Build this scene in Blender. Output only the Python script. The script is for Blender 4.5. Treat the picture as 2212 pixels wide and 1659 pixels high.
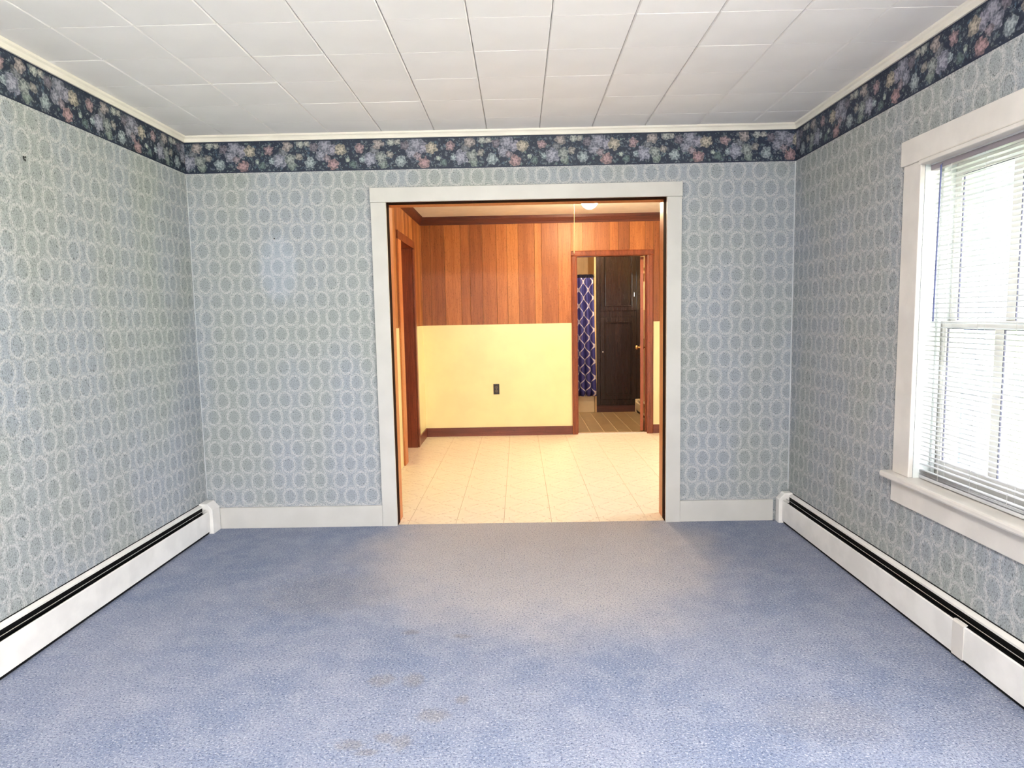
import bpy, bmesh, math, random
from mathutils import Matrix, Vector
random.seed(7)
S = bpy.context.scene
COL = S.collection
for o in list(bpy.data.objects):
    bpy.data.objects.remove(o, do_unlink=True)

# ------------------------------------------------------------------ camera
CX, CY, CZ = 0.0465, -4.1343, 1.3131
YAW, PITCH, ROLL, FPX = 0.011781, -0.100597, 0.018955, 1434.9
cam = bpy.data.cameras.new('camera')
cam.sensor_fit = 'HORIZONTAL'; cam.sensor_width = 36.0; cam.lens = FPX * 36.0 / 2212.0
cam.clip_start = 0.02; cam.clip_end = 300
co = bpy.data.objects.new('camera', cam); COL.objects.link(co)
R = Matrix.Rotation(YAW, 3, 'Z') @ Matrix.Rotation(PITCH, 3, 'X') @ Matrix.Rotation(ROLL, 3, 'Y')
B = Matrix(((1, 0, 0), (0, 0, -1), (0, 1, 0)))
co.matrix_world = Matrix.Translation((CX, CY, CZ)) @ (R @ B).to_4x4()
S.camera = co

# ------------------------------------------------------------------ world and exposure
w = bpy.data.worlds.new('sky'); S.world = w; w.use_nodes = True
bg = w.node_tree.nodes['Background']
bg.inputs['Color'].default_value = (0.93, 0.96, 1.0, 1)
bg.inputs['Strength'].default_value = 1.0
S.view_settings.view_transform = 'Standard'; S.view_settings.look = 'None'
S.view_settings.gamma = 1.0; S.view_settings.use_curve_mapping = False
S.view_settings.exposure = 3.5
S.cycles.use_denoising = True
S.cycles.use_adaptive_sampling = True; S.cycles.adaptive_threshold = .035; S.cycles.adaptive_min_samples = 20
S.cycles.max_bounces = 8; S.cycles.diffuse_bounces = 4; S.cycles.glossy_bounces = 2
S.cycles.transparent_max_bounces = 16; S.cycles.sample_clamp_indirect = 8.0
S.cycles.caustics_reflective = False; S.cycles.caustics_refractive = False
sun = bpy.data.lights.new('sun', 'SUN'); sun.energy = 7.0; sun.angle = math.radians(1.0); sun.color = (1.0, .94, .88)
so = bpy.data.objects.new('sun', sun); COL.objects.link(so)
so.rotation_euler = Vector((.50, -.38, -.78)).to_track_quat('-Z', 'Y').to_euler()
LAMP_STRENGTH = 36.0

def portal(loc, sx, sy, direction):
    l = bpy.data.lights.new('window_portal', 'AREA'); l.shape = 'RECTANGLE'; l.size = sx; l.size_y = sy
    l.cycles.is_portal = True
    o = bpy.data.objects.new('window_portal', l); COL.objects.link(o)
    o.location = loc
    d = Vector(direction)
    o.rotation_euler = d.to_track_quat('-Z', 'Y').to_euler()
    return o

# room constants
XL, XR, YB, YR = -1.965, 1.734, 0.0, -5.6        # left wall, right wall, back wall, rear wall
HC, ZC, ZB = 2.436, 2.40, 2.216                  # ceiling, crown bottom, border bottom
YK0, YK, KXL, KXR, KHC = 0.185, 3.196, -1.012, 2.85, 2.40    # kitchen
# window holes (y0, y1, z0, z1) in the right wall
W1 = (-1.99, -1.305, 0.575, 1.92)
W2 = (-5.35, -2.55, 0.32, 2.08)  # added opening beside the viewer, sized to light the left wall
W3 = (-.55, .45, 0.6, 2.0)    # added opening in the rear wall, in x
WK = (0.38, 1.20, 0.04, 2.15)       # kitchen right wall, in y
WB = (4.22, 4.82, 1.37, 1.92)      # bath right wall, in y
portal((XR + .19, (W1[0] + W1[1]) / 2, (W1[2] + W1[3]) / 2), W1[3] - W1[2], W1[1] - W1[0], (-1, 0, 0))
portal((XR + .19, (W2[0] + W2[1]) / 2, (W2[2] + W2[3]) / 2), W2[3] - W2[2], W2[1] - W2[0], (-1, 0, 0))
portal(((W3[0] + W3[1]) / 2, YR - .17, (W3[2] + W3[3]) / 2), W3[1] - W3[0], W3[3] - W3[2], (0, 1, 0))
portal((KXR + .12, (WK[0] + WK[1]) / 2, (WK[2] + WK[3]) / 2), WK[3] - WK[2], WK[1] - WK[0], (-1, 0, 0))
portal((1.82, (WB[0] + WB[1]) / 2, (WB[2] + WB[3]) / 2), WB[3] - WB[2], WB[1] - WB[0], (-1, 0, 0))

# ------------------------------------------------------------------ node helpers
def lin(r, g, b):
    f = lambda c: (c / 255 / 12.92) if c / 255 <= .04045 else ((c / 255 + .055) / 1.055) ** 2.4
    return (f(r), f(g), f(b), 1.0)

class NT:
    def __init__(s, tree): s.t = tree
    def n(s, typ, **kw):
        nd = s.t.nodes.new(typ)
        for k, v in kw.items(): setattr(nd, k, v)
        return nd
    def put(s, sock, v):
        if v is None: return
        if isinstance(v, bpy.types.NodeSocket): s.t.links.new(v, sock)
        else: sock.default_value = v
    def m(s, op, a, b=None, c=None, clamp=False):
        nd = s.n('ShaderNodeMath', operation=op); nd.use_clamp = clamp
        for i, v in enumerate((a, b, c)): s.put(nd.inputs[i], v)
        return nd.outputs[0]
    def mix(s, f, a, b, blend='MIX'):
        nd = s.n('ShaderNodeMix', data_type='RGBA', blend_type=blend)
        s.put(nd.inputs[0], f); s.put(nd.inputs[6], a); s.put(nd.inputs[7], b)
        return nd.outputs[2]
    def ss(s, x, lo, hi):
        nd = s.n('ShaderNodeMapRange', interpolation_type='SMOOTHSTEP')
        s.put(nd.inputs[0], x); s.put(nd.inputs[1], lo); s.put(nd.inputs[2], hi)
        return nd.outputs[0]
    def xyz(s, v):
        nd = s.n('ShaderNodeSeparateXYZ'); s.put(nd.inputs[0], v); return nd.outputs
    def comb(s, x, y, z=0.0):
        nd = s.n('ShaderNodeCombineXYZ')
        for i, v in enumerate((x, y, z)): s.put(nd.inputs[i], v)
        return nd.outputs[0]
    def obj(s): return s.n('ShaderNodeTexCoord').outputs['Object']
    def mapv(s, v, sc):
        nd = s.n('ShaderNodeVectorMath', operation='MULTIPLY'); s.put(nd.inputs[0], v); s.put(nd.inputs[1], sc); return nd.outputs[0]
    def noise(s, v, scale, detail=2.0, rough=.5):
        nd = s.n('ShaderNodeTexNoise'); s.put(nd.inputs['Vector'], v); nd.inputs['Scale'].default_value = scale
        nd.inputs['Detail'].default_value = detail; nd.inputs['Roughness'].default_value = rough
        return nd.outputs['Fac']
    def vor(s, v, scale, out='Distance', feature='F1'):
        nd = s.n('ShaderNodeTexVoronoi', feature=feature); s.put(nd.inputs['Vector'], v); nd.inputs['Scale'].default_value = scale
        return nd.outputs[out]
    def bump(s, h, strength=.3, dist=.002):
        nd = s.n('ShaderNodeBump'); nd.inputs['Strength'].default_value = strength; nd.inputs['Distance'].default_value = dist
        s.put(nd.inputs['Height'], h); return nd.outputs[0]

def new_mat(name):
    m = bpy.data.materials.new(name); m.use_nodes = True
    t = NT(m.node_tree); b = m.node_tree.nodes['Principled BSDF']
    return m, t, b

def paint(name, col, rough=.5, spec=.35, var=.05, scale=9.0, bump=.05, bscale=160.0, metallic=0.0):
    m, t, b = new_mat(name)
    v = t.obj(); f = t.noise(v, scale, 4)
    dark = tuple(c * (1 - var * 2.2) for c in col[:3]) + (1,)
    t.put(b.inputs['Base Color'], t.mix(t.ss(f, .35, .7), dark, col))
    b.inputs['Roughness'].default_value = rough; b.inputs['Specular IOR Level'].default_value = spec
    b.inputs['Metallic'].default_value = metallic
    if bump: t.put(b.inputs['Normal'], t.bump(t.noise(v, bscale, 3), bump))
    return m

def wood(name, c1, c2, rough=.4, spec=.4, axis='Z', grain=26.0):
    m, t, b = new_mat(name)
    v = t.obj()
    sc = {'Z': (1, 1, .05), 'X': (.05, 1, 1), 'Y': (1, .05, 1)}[axis]
    vv = t.mapv(v, sc)
    g = t.noise(vv, grain * 4, 5, .6); g2 = t.noise(vv, grain * .6, 3)
    k = t.m('ADD', t.m('MULTIPLY', g, .55), t.m('MULTIPLY', g2, .45))
    col = t.mix(t.ss(k, .36, .64), c1, c2)
    sp = t.ss(t.noise(t.mapv(v, tuple(1 if q == 1 else .3 for q in sc)), 190, 1), .62, .72)
    col = t.mix(t.m('MULTIPLY', sp, .55), col, tuple(c * .35 for c in c1[:3]) + (1,))
    t.put(b.inputs['Base Color'], col)
    b.inputs['Roughness'].default_value = rough; b.inputs['Specular IOR Level'].default_value = spec
    t.put(b.inputs['Normal'], t.bump(g, .08))
    return m

# ------------------------------------------------------------------ materials
def wallpaper(name, axis, u0, patch=False):
    m, t, b = new_mat(name)
    P = t.obj(); o = t.xyz(P); u, v = o[0 if axis == 'X' else 1], o[2]
    n1 = t.noise(P, 55, 1); n2 = t.noise(t.mapv(P, (-1, -1.3, 1.2)), 61, 0)
    u = t.m('ADD', u, t.m('MULTIPLY', t.m('SUBTRACT', n1, .5), .010))
    v = t.m('ADD', v, t.m('MULTIPLY', t.m('SUBTRACT', n2, .5), .010))
    a, r = .1312, .1035
    def cell(du, dv):
        fx = t.m('MULTIPLY', t.m('SUBTRACT', t.m('FRACT', t.m('ADD', t.m('DIVIDE', t.m('SUBTRACT', u, u0 + du), a), 50.5)), .5), a)
        fz = t.m('MULTIPLY', t.m('SUBTRACT', t.m('FRACT', t.m('ADD', t.m('DIVIDE', t.m('SUBTRACT', v, 1.648 + dv), 2 * r), 50.5)), .5), 2 * r)
        ax = t.m('ABSOLUTE', fx); az = t.m('ABSOLUTE', fz)
        e2 = t.m('ADD', t.m('POWER', t.m('DIVIDE', ax, .0405), 2.0), t.m('POWER', t.m('DIVIDE', az, .050), 1.7))
        e = t.m('SQRT', e2)
        ec = t.m('SQRT', t.m('ADD', t.m('POWER', t.m('DIVIDE', ax, .0225), 2.0), t.m('POWER', t.m('DIVIDE', az, .036), 2.0)))
        return e, ax, fz, ec
    eA, axA, azA, cA = cell(0, 0); eB, axB, azB, cB = cell(a / 2, r)
    ec = t.m('MINIMUM', cA, cB)
    e = t.m('MINIMUM', eA, eB)
    ring = t.m('SUBTRACT', 1.0, t.ss(t.m('ABSOLUTE', t.m('SUBTRACT', e, 1.0)), .05, .21))
    wave = t.m('ADD', .0325, t.m('MULTIPLY', t.m('COSINE', t.m('MULTIPLY', azA, math.pi / r)), .0105))
    mea = t.m('SUBTRACT', 1.0, t.ss(t.m('ABSOLUTE', t.m('SUBTRACT', axA, wave)), .002, .0085))
    ring2 = t.m('SUBTRACT', 1.0, t.ss(t.m('ABSOLUTE', t.m('SUBTRACT', e, .72)), .03, .10))
    lace = t.m('SUBTRACT', 1.0, t.ss(t.m('ABSOLUTE', t.m('SUBTRACT', e, 1.28)), .02, .10))
    brk = t.ss(t.noise(P, 120, 1), .36, .56)
    light = t.m('MAXIMUM', t.m('MULTIPLY', t.m('MAXIMUM', t.m('MULTIPLY', ring, .95), t.m('MULTIPLY', mea, .75)), t.m('ADD', .40, t.m('MULTIPLY', brk, .60))),
                t.m('MULTIPLY', lace, t.m('MULTIPLY', brk, .45)))
    light = t.m('MAXIMUM', light, t.m('MULTIPLY', ring2, t.m('MULTIPLY', brk, .22)))
    core = t.m('SUBTRACT', 1.0, t.ss(ec, .85, 1.15))
    # dark stitched dots around the core and in the gaps
    dots = t.ss(t.noise(t.mapv(P, (1, 1, .7)), 190, 1.2), .55, .62)
    band = t.m('MAXIMUM', t.m('SUBTRACT', 1.0, t.ss(t.m('ABSOLUTE', t.m('SUBTRACT', ec, 1.0)), .05, .26)), .55)
    dots = t.m('MULTIPLY', dots, band)
    wash = t.ss(t.noise(t.mapv(P, (1, 1, .5)), 2.6, 1), .3, .7)
    base = t.mix(wash, lin(158, 162, 159), lin(158, 163, 171))
    base = t.mix(t.m('MULTIPLY', core, .22), base, lin(146, 150, 151))
    col = t.mix(t.m('MULTIPLY', light, .80), base, lin(200, 198, 196))
    fine = t.noise(P, 260, 1)
    col = t.mix(.34, col, t.mix(t.ss(fine, .3, .7), (.25, .25, .25, 1), (.75, .75, .75, 1)), 'OVERLAY')
    col = t.mix(t.m('MULTIPLY', dots, .75), col, lin(82, 88, 86))
    if patch:   # paler unfaded oval where something hung from the nail
        oo = t.xyz(P)
        dd = t.m('ADD', t.m('POWER', t.m('DIVIDE', t.m('ADD', oo[0], 1.43), .125), 2.0), t.m('POWER', t.m('DIVIDE', t.m('SUBTRACT', oo[2], 1.64), .21), 2.0))
        dd = t.m('ADD', dd, t.m('MULTIPLY', t.m('SUBTRACT', n1, .5), .6))
        col = t.mix(t.m('MULTIPLY', t.m('SUBTRACT', 1.0, t.ss(dd, 0.4, 1.3)), .15), col, lin(190, 205, 232))
    t.put(b.inputs['Base Color'], col)
    b.inputs['Roughness'].default_value = .62; b.inputs['Specular IOR Level'].default_value = .25
    t.put(b.inputs['Normal'], t.bump(t.m('ADD', fine, t.m('MULTIPLY', light, .6)), .12, .001))
    return m

def flower_group():
    g = bpy.data.node_groups.new('flower_print', 'ShaderNodeTree')
    I = g.interface
    for nm in ('U', 'V', 'CX', 'CY', 'Radius', 'Petals', 'Phase', 'Noise', 'Fine'):
        I.new_socket(nm, in_out='INPUT', socket_type='NodeSocketFloat')
    I.new_socket('Mask', in_out='OUTPUT', socket_type='NodeSocketFloat')
    I.new_socket('Shade', in_out='OUTPUT', socket_type='NodeSocketFloat')
    t = NT(g); i = t.n('NodeGroupInput').outputs; out = t.n('NodeGroupOutput')
    per = .5515
    du = t.m('MULTIPLY', t.m('SUBTRACT', t.m('FRACT', t.m('ADD', t.m('DIVIDE', t.m('SUBTRACT', i['U'], i['CX']), per), 50.5)), .5), per)
    dv = t.m('SUBTRACT', i['V'], i['CY'])
    rho = t.m('SQRT', t.m('ADD', t.m('MULTIPLY', du, du), t.m('MULTIPLY', dv, dv)))
    th = t.m('ARCTAN2', dv, du)
    c = t.m('COSINE', t.m('ADD', t.m('MULTIPLY', th, i['Petals']), i['Phase']))
    pr = t.m('MULTIPLY', i['Radius'], t.m('ADD', .92, t.m('ADD', t.m('MULTIPLY', c, .06), t.m('MULTIPLY', i['Noise'], 1.15))))
    q = t.m('DIVIDE', rho, pr)
    mask = t.m('SUBTRACT', 1.0, t.ss(q, .86, 1.04))
    sh = t.m('ADD', t.m('ADD', .50, t.m('MULTIPLY', c, .10)), t.m('MULTIPLY', t.m('SINE', t.m('MULTIPLY', q, 6.5)), .20))
    sh = t.m('ADD', sh, t.m('MULTIPLY', i['Fine'], 1.8))
    t.put(out.inputs['Mask'], mask); t.put(out.inputs['Shade'], sh)
    return g
FLG = flower_group()

def border(name, axis, flip=1.0):
    m, t, b = new_mat(name)
    P = t.obj(); o = t.xyz(P); u, v = t.m('MULTIPLY', o[0 if axis == 'X' else 1], flip), t.m('SUBTRACT', o[2], ZB)
    vec = t.comb(u, v)
    nz = t.m('SUBTRACT', t.noise(vec, 95, 3), .5); nb = t.m('SUBTRACT', t.noise(vec, 42, 2), .5)
    leaf = t.n('ShaderNodeTexVoronoi'); t.put(leaf.inputs['Vector'], t.comb(t.m('ADD', u, t.m('MULTIPLY', nz, .03)), t.m('ADD', v, t.m('MULTIPLY', nz, -.03))))
    leaf.inputs['Scale'].default_value = 46
    ls = t.xyz(leaf.outputs['Color'])
    lm = t.m('MULTIPLY', t.m('SUBTRACT', 1.0, t.ss(leaf.outputs['Distance'], .22, .46)), t.ss(ls[0], .22, .32))
    lc = t.mix(ls[1], lin(62, 86, 106), lin(104, 122, 118))
    lc = t.mix(t.m('MULTIPLY', ls[2], .5), lc, lin(120, 116, 128))
    col = t.mix(t.m('MULTIPLY', lm, .85), lin(33, 42, 62), lc)
    col = t.mix(t.ss(nz, .02, .2), col, lin(24, 30, 46))
    lf2 = t.n('ShaderNodeTexVoronoi'); t.put(lf2.inputs['Vector'], t.comb(t.m('ADD', t.m('MULTIPLY', u, 1.0), t.m('MULTIPLY', nb, .05)), t.m('ADD', t.m('MULTIPLY', v, 1.0), t.m('MULTIPLY', nz, .04)), .37))
    lf2.inputs['Scale'].default_value = 78
    l2 = t.xyz(lf2.outputs['Color'])
    m2 = t.m('MULTIPLY', t.m('SUBTRACT', 1.0, t.ss(lf2.outputs['Distance'], .20, .42)), t.ss(l2[1], .30, .36))
    col = t.mix(t.m('MULTIPLY', m2, .8), col, t.mix(l2[0], lin(74, 96, 116), lin(142, 150, 146)))
    k = .00052
    # (x, y, radius, petals, colour) of one printed repeat
    fl = [(1290, 200, 50, 5, (128, 118, 132)), (930, 250, 52, 5, (128, 130, 138)),
          (1740, 400, 42, 3, (104, 124, 124)), (1030, 405, 50, 3, (146, 158, 150)),
          (760, 220, 52, 5, (186, 152, 156)), (980, 178, 60, 5, (188, 172, 168)), (1130, 158, 44, 5, (196, 196, 188)), (1205, 160, 34, 4, (196, 190, 182)),
          (1110, 300, 40, 4, (176, 166, 158)), (1370, 285, 62, 5, (166, 164, 180)), (1420, 185, 84, 5, (164, 162, 178)), (1505, 232, 62, 4, (172, 166, 184)),
          (880, 345, 80, 5, (176, 174, 192)), (1010, 330, 62, 6, (168, 172, 168)), (790, 350, 34, 5, (178, 190, 196)), (1240, 372, 62, 6, (178, 188, 192)),
          (1600, 232, 66, 6, (206, 190, 170)), (1440, 325, 42, 5, (170, 152, 160)), (1512, 400, 66, 6, (192, 152, 154)),
          (1680, 350, 26, 5, (196, 204, 192))]
    for j, (x, y, r_, n_, c_) in enumerate(fl):
        g = t.n('ShaderNodeGroup'); g.node_tree = FLG
        t.put(g.inputs['U'], u); t.put(g.inputs['V'], v); t.put(g.inputs['Noise'], nb); t.put(g.inputs['Fine'], nz)
        g.inputs['CX'].default_value = .043 + (x - 1512) * k; g.inputs['CY'].default_value = (470 - y) * k
        g.inputs['Radius'].default_value = r_ * k * 1.12; g.inputs['Petals'].default_value = n_; g.inputs['Phase'].default_value = j * 1.3
        c_ = tuple(q * .80 + 22 for q in c_); c = lin(*c_); dk = (c[0] * .30, c[1] * .33, c[2] * .36, 1)
        col = t.mix(g.outputs['Mask'], col, t.mix(t.ss(g.outputs['Shade'], .1, .85), dk, c))
    edge = t.m('MAXIMUM', t.m('SUBTRACT', 1.0, t.ss(v, .004, .008)), t.ss(v, .174, .180))
    col = t.mix(edge, col, lin(30, 38, 60))
    t.put(b.inputs['Base Color'], col); b.inputs['Roughness'].default_value = .55
    return m

def carpet_mat():
    m, t, b = new_mat('blue_carpet')
    P = t.obj(); o = t.xyz(P); x, y = o[0], o[1]
    big = t.noise(P, 1.7, 3, .6); mid = t.noise(P, 9, 2)
    c = t.mix(t.ss(big, .3, .7), lin(134, 145, 171), lin(154, 160, 180))
    c = t.mix(t.m('MULTIPLY', t.ss(mid, .4, .7), .35), c, lin(180, 183, 197))
    # tan traffic wear plus painted-in kitchen light spill in front of the opening
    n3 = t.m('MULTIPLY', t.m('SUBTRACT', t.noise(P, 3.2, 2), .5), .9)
    wear_spill = t.m('ADD', t.m('POWER', t.m('DIVIDE', t.m('SUBTRACT', x, .15), 1.0), 2.0), t.m('POWER', t.m('DIVIDE', t.m('ADD', y, .45), 1.1), 2.0))
    c = t.mix(t.m('MULTIPLY', t.m('SUBTRACT', 1.0, t.ss(t.m('ADD', wear_spill, n3), .3, 1.4)), .72), c, lin(214, 205, 200))
    st = None
    nn = t.m('MULTIPLY', t.m('SUBTRACT', t.noise(P, 30, 4, .7), .5), 3.6)
    for sx, sy, rx, ry in ((-.50, -2.20, .055, .035), (-.44, -2.235, .05, .02), (-.40, -2.165, .04, .03), (-.342, -2.19, .04, .05), (-.17, -1.96, .03, .035),
                           (-.43, -1.46, .05, .03), (-.21, -1.50, .05, .025), (-.48, -1.83, .06, .05), (-.36, -1.83, .05, .06), (-.26, -2.05, .07, .05),
                           (-.9, -1.05, .28, .22), (1.02, -2.1, .2, .12)):
        if rx < .1: rx, ry = rx * .75, ry * .75
        d = t.m('ADD', t.m('POWER', t.m('DIVIDE', t.m('SUBTRACT', x, sx), rx), 2.0), t.m('POWER', t.m('DIVIDE', t.m('SUBTRACT', y, sy), ry), 2.0))
        k = t.m('SUBTRACT', 1.0, t.ss(t.m('ADD', d, nn), .1, 1.9))
        if rx > .1: k = t.m('MULTIPLY', k, .5)
        st = k if st is None else t.m('MAXIMUM', st, k)
    c = t.mix(t.m('MULTIPLY', st, .42), c, lin(140, 130, 116))
    fleck = t.noise(P, 135, 4, .72)
    c = t.mix(t.m('MULTIPLY', t.ss(fleck, .49, .36), .9), c, lin(86, 96, 124))  # dark flecks paint the shade between pile tufts
    c = t.mix(t.m('MULTIPLY', t.ss(t.noise(t.mapv(P, (1.0, -1.2, 1)), 120, 3, .7), .52, .66), .75), c, lin(208, 208, 218))
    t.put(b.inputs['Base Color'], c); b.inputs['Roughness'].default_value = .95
    b.inputs['Specular IOR Level'].default_value = .05
    h = t.m('ADD', fleck, t.m('MULTIPLY', t.noise(P, 90, 2), .8))
    t.put(b.inputs['Normal'], t.bump(h, .75, .012))
    return m

def vinyl_tile(name, base, line, k=.5):
    m, t, b = new_mat(name)
    P = t.obj(); o = t.xyz(P)
    ax, ay = t.m('ABSOLUTE', o[0]), t.m('ABSOLUTE', o[1])
    d = t.m('ADD', ax, ay)
    l1 = t.m('SUBTRACT', 1.0, t.ss(t.m('ABSOLUTE', t.m('SUBTRACT', d, .148)), .0015, .005))
    l2 = t.m('SUBTRACT', 1.0, t.ss(t.m('ABSOLUTE', t.m('SUBTRACT', d, .075)), .0015, .005))
    rr = t.m('SQRT', t.m('ADD', t.m('MULTIPLY', ax, ax), t.m('MULTIPLY', ay, ay)))
    l3 = t.m('SUBTRACT', 1.0, t.ss(t.m('ABSOLUTE', t.m('SUBTRACT', rr, .12)), .001, .004))
    l = t.m('MAXIMUM', l1, t.m('MAXIMUM', t.m('MULTIPLY', l2, .6), t.m('MULTIPLY', l3, .5)))
    brk = t.ss(t.noise(P, 60, 3), .4, .62)
    f = t.noise(P, 14, 4)
    c = t.mix(t.ss(f, .3, .7), tuple(q * .94 for q in base[:3]) + (1,), base)
    c = t.mix(t.m('MULTIPLY', t.m('MULTIPLY', l, brk), k), c, line)
    t.put(b.inputs['Base Color'], c); b.inputs['Roughness'].default_value = .34
    t.put(b.inputs['Normal'], t.bump(t.noise(P, 40, 3), .06))
    return m

def curtain_mat():
    m, t, b = new_mat('curtain_lattice_print')
    uv = t.n('ShaderNodeTexCoord').outputs['UV']; o = t.xyz(uv)
    cu = t.m('COSINE', t.m('MULTIPLY', o[0], 2 * math.pi / .17)); cv = t.m('COSINE', t.m('MULTIPLY', o[1], 2 * math.pi / .212))
    f = t.m('ABSOLUTE', t.m('ADD', cu, cv))
    l = t.m('SUBTRACT', 1.0, t.ss(f, .14, .30))
    col = t.mix(l, lin(66, 66, 138), lin(214, 208, 222))
    col = t.mix(t.ss(o[1], 1.745, 1.75), col, lin(20, 20, 44))
    t.put(b.inputs['Base Color'], col); b.inputs['Roughness'].default_value = .5
    tr = t.n('ShaderNodeBsdfTranslucent'); t.put(tr.inputs['Color'], col)
    mx = t.n('ShaderNodeMixShader'); mx.inputs[0].default_value = .25
    t.t.links.new(b.outputs[0], mx.inputs[1]); t.t.links.new(tr.outputs[0], mx.inputs[2])
    t.t.links.new(mx.outputs[0], m.node_tree.nodes['Material Output'].inputs[0])
    return m

def glass_mat():
    m, t, b = new_mat('window_glass')
    tr = t.n('ShaderNodeBsdfTransparent'); tr.inputs[0].default_value = (.97, .98, .98, 1)
    gl = t.n('ShaderNodeBsdfGlossy'); gl.inputs['Roughness'].default_value = .02
    mx = t.n('ShaderNodeMixShader'); mx.inputs[0].default_value = .06
    t.t.links.new(tr.outputs[0], mx.inputs[1]); t.t.links.new(gl.outputs[0], mx.inputs[2])
    t.t.links.new(mx.outputs[0], m.node_tree.nodes['Material Output'].inputs[0])
    return m

def slat_mat():
    m, t, b = new_mat('white_slat')
    P = t.obj()
    col = t.mix(t.ss(t.noise(P, 14, 3), .4, .7), (.60, .60, .62, 1), (.68, .68, .68, 1))
    t.put(b.inputs['Base Color'], col); b.inputs['Roughness'].default_value = .4
    tr = t.n('ShaderNodeBsdfTranslucent'); tr.inputs[0].default_value = (.8, .8, .8, 1)
    mx = t.n('ShaderNodeMixShader'); mx.inputs[0].default_value = .05
    t.t.links.new(b.outputs[0], mx.inputs[1]); t.t.links.new(tr.outputs[0], mx.inputs[2])
    t.t.links.new(mx.outputs[0], m.node_tree.nodes['Material Output'].inputs[0])
    return m

def emit(name, col, st):
    m, t, b = new_mat(name)
    b.inputs['Base Color'].default_value = (.9, .9, .9, 1)
    b.inputs['Emission Color'].default_value = col; b.inputs['Emission Strength'].default_value = st
    return m

M = {}
M['paper_back'] = wallpaper('wallpaper_back', 'X', -1.826, True)
M['paper_side'] = wallpaper('wallpaper_side', 'Y', -.964)
M['border_back'] = border('floral_border_back', 'X')
M['border_side'] = border('floral_border_side', 'Y')
M['carpet'] = carpet_mat()
M['trim'] = paint('trim_paint', lin(206, 202, 196), .38, .4, .03, 6)
M['seam'] = paint('paper_seam', lin(190, 192, 194), .7)
M['sill_paint'] = paint('sill_paint', lin(224, 218, 211), .4, .4, .05, 7)
M['crown'] = paint('crown_paint', lin(236, 229, 216), .4, .4, .03, 5)
M['tile_ceil'] = paint('ceiling_tile_paint', lin(246, 242, 238), .7, .2, .02, 3, .10, 420)
M['ceil_back'] = paint('ceiling_batten', lin(170, 166, 160), .8)
M['plaster'] = paint('white_plaster', lin(248, 244, 238), .7, .2, .03)
M['heater'] = paint('heater_enamel', lin(240, 236, 231), .32, .45, .05, 8, .04)
M['heater_dark'] = paint('heater_cavity_shade', lin(16, 16, 18), .6, .2, .2, 20)
M['damper'] = paint('damper_metal', lin(190, 188, 184), .35, .5, .1, 20, metallic=.3)
M['jamb_dark'] = wood('dark_jamb_wood', lin(26, 11, 8), lin(46, 20, 14), .85, .08)
M['jamb_orange'] = wood('lit_orange_jamb_wood', lin(186, 106, 58), lin(212, 138, 84), .4)
M['brown_trim'] = wood('brown_trim_wood', lin(112, 54, 34), lin(146, 78, 50), .3, .5)
M['brown_base'] = wood('brown_base_wood', lin(98, 48, 36), lin(124, 64, 48), .35, .5, 'X')
M['dark_crown'] = wood('dark_crown_wood', lin(72, 34, 26), lin(102, 50, 36), .4, .4, 'X')
PLK = [('plank_amber', (156, 92, 48), (184, 116, 66)), ('plank_brown', (130, 74, 42), (158, 94, 54)), ('plank_honey', (170, 106, 56), (196, 130, 76)), ('plank_tan', (144, 84, 46), (170, 104, 60))]
for n_, a_, b_ in PLK: M[n_] = wood(n_, lin(*a_), lin(*b_), .42, .4)
M['groove'] = paint('panel_joint', lin(196, 140, 92), .6)
M['wainscot'] = paint('cream_wainscot', lin(240, 226, 172), .3, .45, .03, 4, .03)
M['outlet'] = paint('brown_outlet', lin(38, 24, 20), .35, .5)
M['outlet_face'] = paint('brown_outlet_face', lin(92, 74, 60), .35, .5)
M['vinyl'] = vinyl_tile('kitchen_vinyl', lin(242, 230, 208), lin(168, 118, 84), .75)
M['vinyl_seam'] = paint('vinyl_seam', lin(196, 160, 124), .5)
M['bath_vinyl'] = vinyl_tile('bath_vinyl', lin(150, 128, 92), lin(96, 76, 52), .6)
M['bath_seam'] = paint('bath_seam', lin(212, 196, 160), .5)
M['threshold'] = paint('metal_threshold', lin(222, 212, 200), .3, .5, .05, 30)
M['bath_wall'] = paint('bath_wall_panel', lin(206, 176, 128), .45)
M['tub'] = paint('tub_enamel', lin(226, 208, 168), .25, .5, .02)
M['cab'] = wood('black_brown_cabinet', lin(26, 18, 17), lin(46, 34, 31), .26, .5)
M['cab_base'] = wood('cabinet_plinth', lin(58, 32, 26), lin(78, 44, 36), .35, .5, 'X')
M['chrome'] = paint('chrome', lin(200, 200, 205), .2, .5, .02, metallic=.9)
M['brass'] = paint('brass_knob', lin(226, 184, 120), .25, .5, .02, metallic=.7)
M['rod'] = paint('dark_rod', lin(40, 36, 40), .4)
M['door_wood'] = wood('door_slab_wood', lin(150, 76, 42), lin(184, 100, 58), .35, .5)
M['glass'] = glass_mat(); M['slat'] = slat_mat()
M['edge_dark'] = paint('dark_edge_paint', lin(84, 84, 104), .5)
M['sash'] = paint('sash_paint', lin(224, 220, 214), .4)
M['jamb_white'] = paint('window_jamb_paint', lin(226, 230, 228), .4)
M['cord'] = paint('white_cord', lin(205, 203, 200), .7)
M['wand'] = paint('wand_plastic', lin(86, 92, 140), .25, .5)
M['headrail'] = paint('headrail_metal', lin(150, 142, 148), .4)
M['lamp'] = emit('lamp_glass', (1.0, .74, .46, 1), LAMP_STRENGTH)
M['added_bath_lamp'] = emit('added_bath_glass', (1.0, .80, .56, 1), 24.0)
M['added_room_lamp'] = emit('added_room_glass', (1.0, .97, .94, 1), 48.0)
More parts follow.
